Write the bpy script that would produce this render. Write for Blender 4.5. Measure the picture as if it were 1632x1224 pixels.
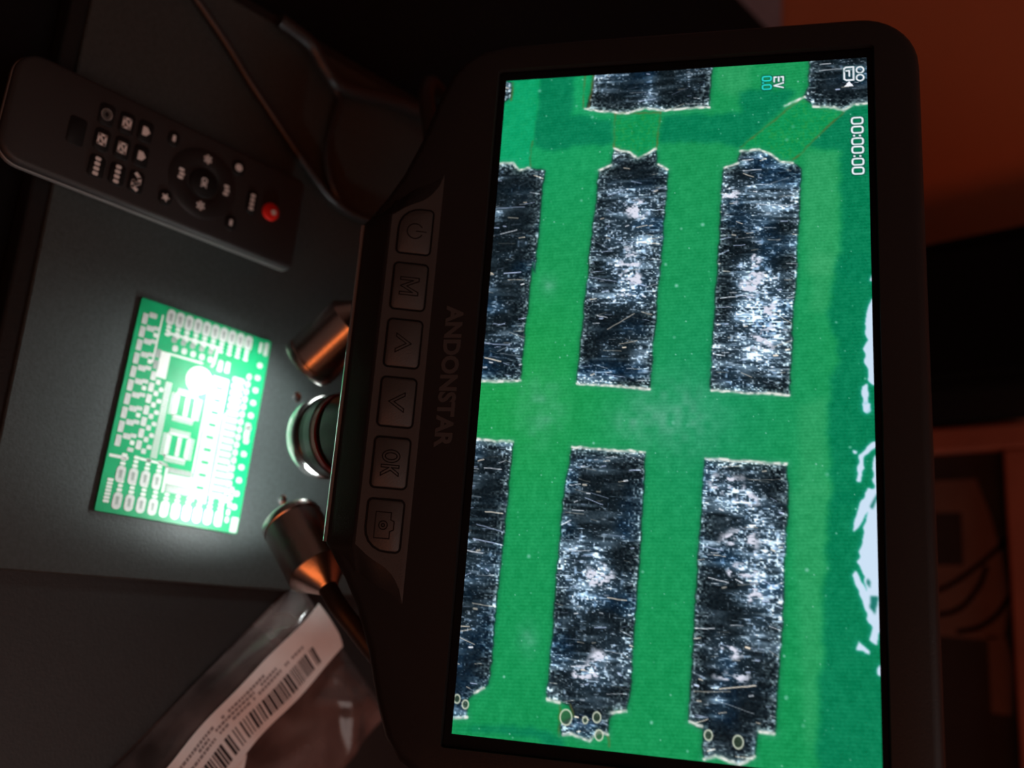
import bpy, bmesh, math, random
import numpy as np
from mathutils import Vector, Matrix

for o in list(bpy.data.objects):
    bpy.data.objects.remove(o)
SC = bpy.context.scene
COL = SC.collection

# ------------------------------------------------------------------ camera, world, room lights, exposure
# Units: metres.  X right, Y away from the viewer, Z up; z = 0 is the top of the mat on the microscope base.
cam_data = bpy.data.cameras.new('camera')
cam = bpy.data.objects.new('camera', cam_data)
COL.objects.link(cam)
SC.camera = cam
CAM_POS = Vector((0.050376, -0.141292, 0.244568))
right = Vector((-0.073260, 0.674491, 0.734639)); upv = Vector((-0.968542, -0.223774, 0.108867)); fwd = Vector((-0.237823, 0.703553, -0.669667))
m = Matrix((right, upv, -fwd)).transposed().to_4x4()
m.translation = CAM_POS
cam.matrix_world = m
cam_data.sensor_width = 36.0
cam_data.lens = 1446.540 / 1632.0 * 36.0
cam_data.clip_start = 0.005
cam_data.clip_end = 50
cam_data.dof.use_dof = True
cam_data.dof.focus_distance = 0.200
cam_data.dof.aperture_fstop = 10.0

SC.view_settings.view_transform = 'Standard'
SC.view_settings.look = 'None'
SC.view_settings.gamma = 1.0
SC.view_settings.use_curve_mapping = False
SC.view_settings.exposure = 0.0

world = bpy.data.worlds.new('dim_room')
SC.world = world
world.use_nodes = True
bg = world.node_tree.nodes['Background']
bg.inputs['Color'].default_value = (0.9, 0.62, 0.55, 1)
bg.inputs['Strength'].default_value = 0.002


def lamp(name, kind, loc, target, power, color, **kw):
    d = bpy.data.lights.new(name, kind)
    d.energy = power
    d.color = color
    for k, v in kw.items():
        setattr(d, k, v)
    o = bpy.data.objects.new(name, d)
    COL.objects.link(o)
    o.location = loc
    dv = Vector(target) - Vector(loc)
    o.rotation_euler = dv.to_track_quat('-Z', 'Y').to_euler()
    return o


# the tall orange lamp behind the viewer's right shoulder, and the dim ceiling lamp of the room
lamp('orange_room_lamp', 'AREA', (0.62, -0.62, 0.72), (0.0, 0.05, 0.05), 1.3, (1.0, 0.21, 0.05),
     shape='RECTANGLE', size=0.15, size_y=0.85)
lamp('ceiling_lamp', 'AREA', (0.75, 0.2, 1.6), (0.3, 0.05, 0.0), 6.8, (1.0, 0.84, 0.79), shape='DISK', size=1.2)

# ------------------------------------------------------------------ materials
def lin(c):
    return tuple(((x / 255) / 12.92 if x / 255 <= 0.04045 else ((x / 255 + 0.055) / 1.055) ** 2.4) for x in c)


MATS = {}


def mat(name, color, rough=0.5, metal=0.0, spec=0.5, noise=None, bump=None, coat=0.0, aniso=None):
    """procedural Principled material; noise = (scale, amount) colour mottling, bump = (scale, strength)"""
    m = bpy.data.materials.new(name)
    m.use_nodes = True
    nt = m.node_tree
    p = nt.nodes['Principled BSDF']
    p.inputs['Base Color'].default_value = (*color, 1)
    p.inputs['Roughness'].default_value = rough
    p.inputs['Metallic'].default_value = metal
    p.inputs['Specular IOR Level'].default_value = spec
    p.inputs['Coat Weight'].default_value = coat
    tc = nt.nodes.new('ShaderNodeTexCoord')
    if noise:
        n = nt.nodes.new('ShaderNodeTexNoise')
        n.inputs['Scale'].default_value = noise[0]
        n.inputs['Detail'].default_value = 5
        nt.links.new(tc.outputs['Object'], n.inputs['Vector'])
        r = nt.nodes.new('ShaderNodeMapRange')
        r.inputs['From Min'].default_value = 0.3
        r.inputs['From Max'].default_value = 0.7
        r.inputs['To Min'].default_value = 1 - noise[1]
        r.inputs['To Max'].default_value = 1 + noise[1]
        nt.links.new(n.outputs['Fac'], r.inputs['Value'])
        mx = nt.nodes.new('ShaderNodeVectorMath')
        mx.operation = 'SCALE'
        mx.inputs[0].default_value = color
        nt.links.new(r.outputs['Result'], mx.inputs['Scale'])
        nt.links.new(mx.outputs['Vector'], p.inputs['Base Color'])
    if bump:
        n = nt.nodes.new('ShaderNodeTexNoise')
        n.inputs['Scale'].default_value = bump[0]
        n.inputs['Detail'].default_value = 3
        nt.links.new(tc.outputs['Object'], n.inputs['Vector'])
        b = nt.nodes.new('ShaderNodeBump')
        b.inputs['Strength'].default_value = bump[1]
        b.inputs['Distance'].default_value = 0.0005
        nt.links.new(n.outputs['Fac'], b.inputs['Height'])
        nt.links.new(b.outputs['Normal'], p.inputs['Normal'])
    MATS[name] = m
    return m


mat('wall_paint', (0.78, 0.25, 0.11), 0.85, noise=(6, 0.05), bump=(200, 0.15))
mat('desk_laminate', (0.24, 0.21, 0.24), 0.6, noise=(30, 0.08))
mat('desk_pad', (0.005, 0.005, 0.0055), 0.9, spec=0.15, noise=(400, 0.15))
mat('floor_wood', (0.12, 0.07, 0.05), 0.6, noise=(3, 0.2))
mat('stage_rubber', (0.040, 0.050, 0.049), 0.5, spec=0.4, noise=(900, 0.18), bump=(1500, 0.25))
mat('base_metal', (0.010, 0.011, 0.011), 0.5, spec=0.4, noise=(600, 0.15), bump=(1500, 0.15))
mat('black_plastic', (0.019, 0.019, 0.0195), 0.45, spec=0.3, bump=(2500, 0.12))
mat('panel_plastic', (0.045, 0.043, 0.042), 0.5, spec=0.5, bump=(2500, 0.12))
mat('groove_black', (0.003, 0.003, 0.003), 0.6, spec=0.2)
mat('icon_black', (0.006, 0.006, 0.006), 0.5, spec=0.3)
mat('lettering_grey', (0.060, 0.061, 0.063), 0.55)
mat('screen_black', (0.002, 0.002, 0.002), 0.25, spec=0.3)
mat('aluminium', (0.66, 0.64, 0.62), 0.27, metal=1.0, bump=(900, 0.05))
mat('polished_steel', (0.82, 0.83, 0.82), 0.18, metal=1.0)
mat('lens_black', (0.012, 0.013, 0.013), 0.3, spec=0.5)
mat('lens_red', (0.25, 0.02, 0.02), 0.35)
mat('lens_grey', (0.12, 0.14, 0.14), 0.3, metal=0.7)
mat('lens_glass', (0.01, 0.012, 0.02), 0.05, spec=0.8, coat=0.5)
mat('neck_black', (0.03, 0.028, 0.027), 0.48, spec=0.5)
mat('cable_black', (0.024, 0.024, 0.024), 0.35, spec=0.5)
mat('remote_plastic', (0.024, 0.023, 0.023), 0.5, spec=0.4, bump=(2500, 0.15))
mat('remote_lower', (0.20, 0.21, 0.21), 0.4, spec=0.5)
mat('key_rubber', (0.006, 0.006, 0.006), 0.6, spec=0.25)
mat('key_ring', (0.014, 0.014, 0.014), 0.4, spec=0.4)
mat('print_white', (0.78, 0.75, 0.72), 0.6)
mat('power_red', (0.75, 0.018, 0.012), 0.4)
mat('pcb_green', (0.004, 0.33, 0.125), 0.4, spec=0.4, noise=(250, 0.08))
mat('pcb_core', (0.05, 0.42, 0.20), 0.6)
mat('silk_white', (0.66, 0.68, 0.65), 0.6)
mat('tin_pad', (0.52, 0.54, 0.52), 0.42, metal=0.15, noise=(1500, 0.15))
mat('tin_dull', (0.27, 0.31, 0.28), 0.45, metal=0.3, noise=(1500, 0.2))
mat('paper_white', (0.88, 0.84, 0.82), 0.7, noise=(200, 0.03))
mat('print_black', (0.035, 0.028, 0.03), 0.7)
mat('print_grey', (0.30, 0.26, 0.26), 0.7)
mat('frame_wood', (0.42, 0.14, 0.09), 0.7, noise=(25, 0.2))
mat('picture_dark', (0.035, 0.028, 0.028), 0.8, noise=(40, 0.15))
mat('room_white', (0.74, 0.70, 0.66), 0.9, noise=(5, 0.04))
mat('edge_glint', (0.55, 0.58, 0.57), 0.18, metal=1.0)  # pale metal, brighter than the black edge, to carry its lamp reflection
mat('black_cloth', (0.006, 0.006, 0.006), 0.9, spec=0.1)
mat('card_brown', (0.20, 0.12, 0.10), 0.8, noise=(60, 0.1))


def plastic_film():
    m = bpy.data.materials.new('clear_film')
    m.use_nodes = True
    nt = m.node_tree
    p = nt.nodes['Principled BSDF']
    tc = nt.nodes.new('ShaderNodeTexCoord')
    n = nt.nodes.new('ShaderNodeTexNoise')
    n.inputs['Scale'].default_value = 55
    n.inputs['Detail'].default_value = 4
    nt.links.new(tc.outputs['Object'], n.inputs['Vector'])
    r = nt.nodes.new('ShaderNodeValToRGB')
    r.color_ramp.elements[0].position = 0.35
    r.color_ramp.elements[0].color = (0.06, 0.042, 0.04, 1)
    r.color_ramp.elements[1].position = 0.7
    r.color_ramp.elements[1].color = (0.25, 0.18, 0.17, 1)
    nt.links.new(n.outputs['Fac'], r.inputs['Fac'])
    nt.links.new(r.outputs['Color'], p.inputs['Base Color'])
    p.inputs['Roughness'].default_value = 0.14
    p.inputs['Specular IOR Level'].default_value = 0.7
    p.inputs['Alpha'].default_value = 0.72
    MATS['clear_film'] = m


plastic_film()


def screen_material():
    m = bpy.data.materials.new('lit_display')
    m.use_nodes = True
    nt = m.node_tree
    p = nt.nodes['Principled BSDF']
    a = nt.nodes.new('ShaderNodeAttribute')
    a.attribute_name = 'picture'
    p.inputs['Base Color'].default_value = (0.003, 0.003, 0.003, 1)
    p.inputs['Roughness'].default_value = 0.25
    p.inputs['Specular IOR Level'].default_value = 0.25
    nt.links.new(a.outputs['Color'], p.inputs['Emission Color'])
    p.inputs['Emission Strength'].default_value = 1.0
    MATS['lit_display'] = m


screen_material()


def led_material():
    m = bpy.data.materials.new('led_disc')
    m.use_nodes = True
    p = m.node_tree.nodes['Principled BSDF']
    p.inputs['Emission Color'].default_value = (0.93, 1.0, 0.98, 1)
    p.inputs['Emission Strength'].default_value = 6.0
    MATS['led_disc'] = m


led_material()

# ------------------------------------------------------------------ object helpers
ORG = {}


def tag(o, label, cat, group=None, kind=None):
    o['label'] = label
    if cat:
        o['category'] = cat
    if group:
        o['group'] = group
    if kind:
        o['kind'] = kind
    return o


def empty(name, loc, label=None, cat=None, kind=None):
    o = bpy.data.objects.new(name, None)
    o.empty_display_size = 0.01
    COL.objects.link(o)
    o.location = loc
    ORG[o] = Vector(loc)
    if label:
        o['label'] = label
    if cat:
        o['category'] = cat
    if kind:
        o['kind'] = kind
    return o


SHARED = {}


def add(name, verts, faces, material, parent=None, smooth=False, share=None, label=None):
    """one mesh object from world-space vertices, its origin at the middle of its foot"""
    v = np.array([tuple(p) for p in verts], dtype=float)
    lo, hi = v.min(0), v.max(0)
    org = np.array([(lo[0] + hi[0]) / 2, (lo[1] + hi[1]) / 2, lo[2]])
    me = SHARED.get(share) if share else None
    if me is None:
        me = bpy.data.meshes.new(name)
        me.from_pydata((v - org).tolist(), [], [list(f) for f in faces])
        me.validate()
        bm = bmesh.new()
        bm.from_mesh(me)
        bmesh.ops.recalc_face_normals(bm, faces=bm.faces)
        bm.to_mesh(me)
        bm.free()
        me.materials.append(MATS[material])
        if smooth:
            me.polygons.foreach_set('use_smooth', [True] * len(me.polygons))
            try:
                me.set_sharp_from_angle(angle=math.radians(38))
            except Exception:
                pass
        if share:
            SHARED[share] = me
    o = bpy.data.objects.new(name, me)
    COL.objects.link(o)
    O = Vector(org)
    ORG[o] = O
    if parent:
        o.parent = parent
        o.location = O - ORG[parent]
    else:
        o.location = O
    if label:
        o['label'] = label
    return o


class MB:
    """collects pieces that belong to one mesh"""
    def __init__(self):
        self.v = []
        self.f = []

    def put(self, vf):
        n = len(self.v)
        self.v += [tuple(p) for p in vf[0]]
        self.f += [[i + n for i in f] for f in vf[1]]
        return self

    def build(self, name, material, parent=None, **k):
        return add(name, self.v, self.f, material, parent, **k)


def box(x0, x1, y0, y1, z0, z1, bev=0.0, seg=2):
    bm = bmesh.new()
    bmesh.ops.create_cube(bm, size=1)
    for v in bm.verts:
        v.co = Vector(((x0 + x1) / 2 + v.co.x * (x1 - x0), (y0 + y1) / 2 + v.co.y * (y1 - y0), (z0 + z1) / 2 + v.co.z * (z1 - z0)))
    if bev:
        bmesh.ops.bevel(bm, geom=bm.edges[:], offset=bev, segments=seg, affect='EDGES', profile=0.5)
    bm.verts.index_update()
    r = ([v.co.copy() for v in bm.verts], [[v.index for v in f.verts] for f in bm.faces])
    bm.free()
    return r


def rrect(w, h, r, n=5, radii=None):
    """rounded rectangle outline round (0,0); radii = per corner (++, -+, --, +-)"""
    radii = radii or (r, r, r, r)
    out = []
    for k, (sx, sy) in enumerate(((1, 1), (-1, 1), (-1, -1), (1, -1))):
        q = radii[k]
        cx, cy = sx * (w / 2 - q), sy * (h / 2 - q)
        for i in range(n + 1):
            a = math.pi / 2 * (k + i / n)
            out.append((cx + q * math.cos(a), cy + q * math.sin(a)))
    return out


def circle(r, n=24, cx=0, cy=0):
    return [(cx + r * math.cos(2 * math.pi * i / n), cy + r * math.sin(2 * math.pi * i / n)) for i in range(n)]


def prism(outline, h0, h1, fn, bev=0.0):
    """outline (2D) between heights h0 and h1; fn(a, b, h) gives the world point; bev = top edge rounding"""
    n = len(outline)
    rings = [(outline, h0)]
    if bev:
        cx = sum(p[0] for p in outline) / n
        cy = sum(p[1] for p in outline) / n
        rings.append((outline, h1 - bev))
        for t in (0.3, 1.0):
            ins = inset(outline, bev * t)
            rings.append((ins, h1 - bev * (1 - t) ** 2))
    else:
        rings.append((outline, h1))
    v, f = [], []
    for o, h in rings:
        v += [fn(a, b, h) for a, b in o]
    for k in range(len(rings) - 1):
        for i in range(n):
            j = (i + 1) % n
            f.append([k * n + i, k * n + j, (k + 1) * n + j, (k + 1) * n + i])
    f.append(list(range(n))[::-1])
    f.append(list(range((len(rings) - 1) * n, len(rings) * n)))
    return v, f


def inset(o, d):
    n = len(o)
    area = sum(o[i][0] * o[(i + 1) % n][1] - o[(i + 1) % n][0] * o[i][1] for i in range(n))
    s = 1 if area > 0 else -1
    out = []
    for i in range(n):
        p, c, q = o[i - 1], o[i], o[(i + 1) % n]
        e1 = Vector((c[0] - p[0], c[1] - p[1]))
        e2 = Vector((q[0] - c[0], q[1] - c[1]))
        if e1.length < 1e-9:
            e1 = e2
        if e2.length < 1e-9:
            e2 = e1
        t = (e1.normalized() + e2.normalized())
        t = t.normalized() if t.length > 1e-9 else e1.normalized()
        nn = Vector((-t.y, t.x)) * s
        out.append((c[0] + nn.x * d, c[1] + nn.y * d))
    return out


def strokes(paths, w, fn, h0, h1):
    """flat-ended line work: each segment a thin bar"""
    M = MB()
    for path in paths:
        for a, b in zip(path[:-1], path[1:]):
            d = Vector((b[0] - a[0], b[1] - a[1]))
            if d.length < 1e-9:
                continue
            d.normalize()
            s = Vector((-d.y, d.x)) * w / 2
            e = d * w * 0.35
            q = [(a[0] - e.x + s.x, a[1] - e.y + s.y), (a[0] - e.x - s.x, a[1] - e.y - s.y),
                 (b[0] + e.x - s.x, b[1] + e.y - s.y), (b[0] + e.x + s.x, b[1] + e.y + s.y)]
            M.put(prism(q, h0, h1, fn))
    return M


def lathe(profile, origin, axis, n=40, closed=True):
    """profile = (radius, distance along axis)"""
    ax = Vector(axis).normalized()
    t = ax.orthogonal().normalized()
    b = ax.cross(t)
    o = Vector(origin)
    v, f = [], []
    for r, h in profile:
        for i in range(n):
            a = 2 * math.pi * i / n
            v.append(o + ax * h + (t * math.cos(a) + b * math.sin(a)) * r)
    for k in range(len(profile) - 1):
        for i in range(n):
            j = (i + 1) % n
            f.append([k * n + i, k * n + j, (k + 1) * n + j, (k + 1) * n + i])
    if closed:
        f.append(list(range(n))[::-1])
        f.append(list(range((len(profile) - 1) * n, len(profile) * n)))
    return v, f


def smooth_path(pts, per=10):
    p = [Vector(q) for q in pts]
    p = [p[0] * 2 - p[1]] + p + [p[-1] * 2 - p[-2]]
    out = []
    for i in range(1, len(p) - 2):
        for k in range(per):
            t = k / per
            a, b, c, d = p[i - 1], p[i], p[i + 1], p[i + 2]
            out.append(0.5 * ((2 * b) + (c - a) * t + (2 * a - 5 * b + 4 * c - d) * t * t + (3 * b - a - 3 * c + d) * t ** 3))
    out.append(p[-2])
    return out


def tube(pts, r, n=14, per=10, ridge=0.0):
    path = smooth_path(pts, per)
    v, f = [], []
    t0 = (path[1] - path[0]).normalized()
    u = t0.orthogonal().normalized()
    for i, p in enumerate(path):
        t = (path[min(i + 1, len(path) - 1)] - path[max(i - 1, 0)]).normalized()
        u = (u - t * u.dot(t)).normalized()
        w = t.cross(u)
        rr = r * (1 + (ridge if i % 2 else 0))
        for k in range(n):
            a = 2 * math.pi * k / n
            v.append(p + (u * math.cos(a) + w * math.sin(a)) * rr)
    for i in range(len(path) - 1):
        for k in range(n):
            j = (k + 1) % n
            f.append([i * n + k, i * n + j, (i + 1) * n + j, (i + 1) * n + k])
    f.append(list(range(n))[::-1])
    f.append(list(range((len(path) - 1) * n, len(path) * n)))
    return v, f


def text_mesh(body, width, height, fn, h0, h1, bold=0.0):
    """lettering scaled to width x height around its middle"""
    cu = bpy.data.curves.new('lettering', 'FONT')
    cu.body = body
    cu.offset = bold
    cu.resolution_u = 3
    o = bpy.data.objects.new('lettering', cu)
    COL.objects.link(o)
    bpy.context.view_layer.update()
    me = bpy.data.meshes.new_from_object(o.evaluated_get(bpy.context.evaluated_depsgraph_get()))
    bpy.data.objects.remove(o)
    bpy.data.curves.remove(cu)
    bm = bmesh.new()
    bm.from_mesh(me)
    r = bmesh.ops.extrude_face_region(bm, geom=bm.faces[:])
    for g in r['geom']:
        if isinstance(g, bmesh.types.BMVert):
            g.co.z = 1.0
    bm.verts.index_update()
    xs = [v.co.x for v in bm.verts]
    ys = [v.co.y for v in bm.verts]
    x0, x1, y0, y1 = min(xs), max(xs), min(ys), max(ys)
    V = [fn(((v.co.x - x0) / (x1 - x0) - 0.5) * width, ((v.co.y - y0) / (y1 - y0) - 0.5) * height, h1 if v.co.z > 0.5 else h0) for v in bm.verts]
    F = [[v.index for v in f.verts] for f in bm.faces]
    bm.free()
    bpy.data.meshes.remove(me)
    return V, F


def P(x, y, z):
    """millimetres to metres"""
    return Vector((x / 1000, y / 1000, z / 1000))


def mmbox(x0, x1, y0, y1, z0, z1, bev=0, seg=2):
    return box(x0 / 1000, x1 / 1000, y0 / 1000, y1 / 1000, z0 / 1000, z1 / 1000, bev / 1000, seg)


# ------------------------------------------------------------------ the setting
DESK = -0.013
def struct(name, vf, material, label):
    o = add(name, vf[0], vf[1], material)
    o['kind'] = 'structure'
    o['label'] = label
    return o


struct('floor', box(-2.2, 2.2, -2.0, 0.40, -0.78, -0.76), 'floor_wood', 'dark wooden floor below the desk')
struct('wall_back', box(-2.2, 2.2, 0.383, 0.45, -0.78, 1.72), 'wall_paint', 'plain orange wall behind the desk')
struct('wall_left', box(-2.25, -2.2, -2.0, 0.383, -0.78, 1.72), 'room_white', 'plain light wall on the left of the room')
struct('wall_right', box(2.2, 2.25, -2.0, 0.383, -0.78, 1.72), 'room_white', 'plain light wall on the right of the room')
struct('wall_front', box(-2.25, 2.25, -2.05, -2.0, -0.78, 1.72), 'room_white', 'plain light wall behind the viewer')
struct('ceiling', box(-2.25, 2.25, -2.05, 0.45, 1.72, 1.77), 'room_white', 'plain light ceiling of the room')
desk = empty('desk', (0, 0.0, -0.76), 'grey mauve desk carrying the microscope, pushed against the orange wall', 'desk')
add('desk_top', *box(-0.9, 0.9, -0.36, 0.382, DESK - 0.033, DESK - 0.003, 0.003), 'desk_laminate', desk)
for sx in (-0.85, 0.85):
    for sy in (-0.31, 0.33):
        add('leg', *box(sx - 0.025, sx + 0.025, sy - 0.025, sy + 0.025, -0.76, DESK - 0.033, 0.002), 'desk_laminate', desk)
pad = add('desk_pad', *box(-0.341, 0.62, -0.33, 0.378, DESK - 0.003, DESK, 0.001), 'desk_pad')
tag(pad, 'large black desk pad lying under the microscope up to the wall', 'desk pad')

# ------------------------------------------------------------------ the microscope
scope = empty('digital_microscope', (0, 0.03, DESK),
              'black desktop digital microscope with a lit green close-up on its tilted screen', 'microscope')
# base
base = add('base_plate', *mmbox(-135, 135, -70.5, 150, -11, -2, 1.2, 3), 'base_metal', scope, smooth=True)
for x, y in ((-115, -58), (115, -58), (-115, 138), (115, 138)):
    add('rubber_foot', *lathe([(0.007, 0), (0.007, 0.002)], P(x, y, -13), (0, 0, 1), 20), 'groove_black', base, share=None)
for x, y in ((-104.1, -42.3), (104.1, -42.3)):
    add('base_screw', *lathe([(0.0016, 0), (0.0016, 0.0004), (0.001, 0.0008)], P(x, y, -2.1), (0, 0, 1), 16), 'lens_grey', base, smooth=True)

# screen geometry: lower edge of the picture on the line y = 0, z = 0.1; it leans back 29.5 degrees
LEAN = math.radians(29.5)
SU = Vector((0, math.sin(LEAN), math.cos(LEAN)))
SN = Vector((0, -math.cos(LEAN), math.sin(LEAN)))
SB = Vector((0, 0, 0.10))


def scr(u, v, h):
    return SB + Vector((u / 1000, 0, 0)) + SU * (v / 1000) + SN * (h / 1000)


def arc(cx, cy, r, a0, a1, n):
    return [(cx + r * math.cos(math.radians(a0 + (a1 - a0) * i / n)), cy + r * math.sin(math.radians(a0 + (a1 - a0) * i / n))) for i in range(n + 1)]


right_half = [(39.5, -33.8), (43, -31.6), (47, -28.6), (53, -25), (62, -21.2), (72, -18.2), (79.5, -15.2), (84, -11.5), (86.6, -6.5), (87.6, 0)]
right_half += [(87.8, 20), (87.8, 40), (87.8, 60), (87.8, 75)] + arc(74.8, 83.3, 13, 0, 90, 9)
outline = [(0, -33.8), (20, -33.8)] + right_half + [(40, 96.3), (0, 96.3), (-40, 96.3)]
outline += [(-a, b) for a, b in right_half[::-1]] + [(-20, -33.8)]
opening = rrect(159.8, 88.4, 0.8, 2)
opening = [(a, b + 42.1) for a, b in opening]


def housing():
    bm = bmesh.new()
    rings = [(0.0, -23.0, 9.0), (0.0, -21.0, 4.0), (0.0, -17.0, 1.0), (0.0, -14.0, 0.0), (0.0, -3.2, 0.0), (0.0, -1.4, 0.5), (0.0, -0.45, 1.4), (0.0, 0.0, 2.8)]
    loops = []
    for _, h, d in rings:
        loops.append([bm.verts.new(scr(a, b, h)) for a, b in (inset(outline, d) if d else outline)])
    n = len(outline)
    for A, B in zip(loops[:-1], loops[1:]):
        for i in range(n):
            j = (i + 1) % n
            bm.faces.new((A[i], A[j], B[j], B[i]))
    bm.faces.new(loops[0][::-1])
    inner = [bm.verts.new(scr(a, b, 0.0)) for a, b in opening]
    deep = [bm.verts.new(scr(a, b, -1.6)) for a, b in inset(opening, 0.2)]
    k = len(inner)
    edges = []
    for L in (loops[-1], inner):
        for i in range(len(L)):
            e = bm.edges.get((L[i], L[(i + 1) % len(L)])) or bm.edges.new((L[i], L[(i + 1) % len(L)]))
            edges.append(e)
    bmesh.ops.triangle_fill(bm, use_beauty=True, use_dissolve=False, edges=edges)
    for i in range(k):
        j = (i + 1) % k
        bm.faces.new((inner[i], inner[j], deep[j], deep[i]))
    bm.faces.new(deep)
    bm.verts.index_update()
    r = ([v.co.copy() for v in bm.verts], [[v.index for v in f.verts] for f in bm.faces])
    bm.free()
    return r


hous = add('screen_housing', *housing(), 'black_plastic', scope, smooth=True)
# black surround of the picture, slightly sunk in the opening
add('screen_surround', *prism([(a, b) for a, b in inset(opening, 0.25)], -1.5, -1.1, scr), 'screen_black', hous)

# chin with the slanted button facet: a solid relief over the lower bezel
FSL = math.atan(0.36)
FD = -SU * math.cos(FSL) + SN * math.sin(FSL)
FN = Vector((1, 0, 0)).cross(-FD).normalized()
F0 = SB + SU * (-0.0135)


def fac(u, s, h):
    return F0 + Vector((u / 1000, 0, 0)) + FD * (s / 1000) + FN * (h / 1000)


def chin():
    """relief of the chin: facet that rises towards its lower edge, then the lip that falls back; both ends taper off"""
    prof = [(-12.6, -0.6), (-13.5, 0.0)] + [(-13.5 - 0.941 * s, 0.339 * s) for s in (1.0, 2, 3, 4.5, 6, 7.5, 9, 10.3, 11.6)]
    prof += [(-24.9, 3.95), (-25.5, 3.7), (-28, 2.35), (-31, 0.7), (-32.9, -0.5), (-33.7, -1.2), (-34.1, -2.2), (-34.1, -9.0), (-30.0, -12.0)]
    ek = ([-40, -24.4, -23.9, -21.5, -19.4, -17.5, -15.9, -14.5, -13.5, -10], [39.4, 39.4, 39.8, 41.9, 43.1, 44.2, 45.8, 48.2, 51.5, 52.5])
    mid = np.linspace(-1, 1, 25)
    out = np.linspace(0, 1, 9)[1:]
    wdt = 7.0
    v, f, g = [], [], []
    for (vv, hh) in prof:
        e = float(np.interp(vv, *ek))
        us = np.concatenate([-(e + out[::-1] * wdt), mid * e, e + out * wdt])
        for u in us:
            t = 1 - min(max((abs(u) - e) / wdt, 0), 1)
            h, w = hh, vv
            if hh > -0.7:
                h = hh * t - (1 - t) * 0.7 - (0.9 if t < 0.01 else 0)
            if vv < -26:
                over = max(abs(u) - 39.4, 0)
                w = vv + over * 0.75 * min((-26 - vv) / 7, 1)
                h = h - over * 0.25
            v.append(scr(float(u), float(w), float(h)))
    n = len(mid) + 2 * len(out)
    for i in range(len(prof) - 1):
        for k in range(n - 1):
            q = [i * n + k, i * n + k + 1, (i + 1) * n + k + 1, (i + 1) * n + k]
            (f if i < 10 and len(out) <= k < len(out) + len(mid) - 1 else g).append(q)
    return v, f, g


cv, cf, cg = chin()
add('button_panel', cv, cf, 'panel_plastic', hous, smooth=True)
add('chin', cv, cg, 'black_plastic', hous, smooth=True)
add('chin_glint', *tube([scr(u, -33.95, -1.1) for u in np.linspace(-39, 39, 9)], 0.00055, 8, 4), 'edge_glint', hous, smooth=True, label='thin shiny lower edge of the chin')  # added metal strip: stands in for lamp light reflected by the black edge
add('brand_lettering', *text_mesh('ANDONSTAR', 34.0, 4.3, lambda a, b, h: scr(a - 0.5, b - 7.6, h), -0.05, 0.10, bold=0.035), 'lettering_grey', hous,
    label='grey capital lettering under the screen')

# buttons
def poly_icon(kind):
    """line work in (right, up) millimetres round the button's middle"""
    if kind == 'power':
        c = [(1.9 * math.sin(math.radians(a)), 1.9 * math.cos(math.radians(a))) for a in range(28, 334, 9)]
        return [c, [(0, 0.3), (0, 2.7)]]
    if kind == 'menu':
        o = [(-2.2, -2.2), (-2.2, 2.2), (-1.4, 2.2), (0, -0.6), (1.4, 2.2), (2.2, 2.2), (2.2, -2.2), (1.5, -2.2), (1.5, 0.9), (0, -2.1), (-1.5, 0.9), (-1.5, -2.2), (-2.2, -2.2)]
        return [o]
    if kind == 'up':
        return [[(-2.3, -1.7), (0, 1.9), (2.3, -1.7), (1.5, -1.7), (0, 0.7), (-1.5, -1.7), (-2.3, -1.7)]]
    if kind == 'down':
        return [[(-2.3, 1.7), (0, -1.9), (2.3, 1.7), (1.5, 1.7), (0, -0.7), (-1.5, 1.7), (-2.3, 1.7)]]
    if kind == 'ok':
        el = lambda rx, ry: [(-1.45 + rx * math.cos(t), ry * math.sin(t)) for t in np.linspace(0, 2 * math.pi, 19)]
        k = [(0.55, -2.0), (0.55, 2.0), (1.15, 2.0), (1.15, 0.35), (2.3, 2.0), (3.0, 2.0), (1.75, 0.15), (3.1, -2.0), (2.4, -2.0), (1.15, -0.25), (1.15, -2.0), (0.55, -2.0)]
        return [el(1.45, 2.0), el(0.8, 1.35), k]
    cam_ = [(-2.9, -2.0), (-2.9, 1.4), (-1.3, 1.4), (-0.9, 2.2), (0.9, 2.2), (1.3, 1.4), (2.9, 1.4), (2.9, -2.0), (-2.9, -2.0)]
    return [cam_, [(0.95 * math.cos(t), -0.2 + 0.95 * math.sin(t)) for t in np.linspace(0, 2 * math.pi, 17)],
            [(0.35 * math.cos(t), -0.2 + 0.35 * math.sin(t)) for t in np.linspace(0, 2 * math.pi, 9)]]


for i, kind in enumerate(('power', 'menu', 'up', 'down', 'ok', 'shutter')):
    uc = -35.75 + i * 14.12
    rad = (0.9, 0.9, 0.9, 0.9)
    if kind == 'power':
        rad = (0.9, 0.9, 5.0, 0.9)
    if kind == 'shutter':
        rad = (0.9, 0.9, 0.9, 5.0)
    mid = lambda a, b, h, uc=uc: fac(uc + a, 5.75 - b, h)
    b = add('button', *prism(rrect(11.2, 7.7, 0.9, 5, rad), -0.3, 0.28, mid, bev=0.15), 'panel_plastic', scope, smooth=True)
    add('button_gap', *prism(rrect(12.1, 8.6, 1.3, 5, tuple(r + 0.4 for r in rad)), -0.3, 0.06, mid), 'groove_black', b)
    strokes(poly_icon(kind), 0.24, mid, 0.2, 0.33).build('button_symbol', 'icon_black', b)

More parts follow.
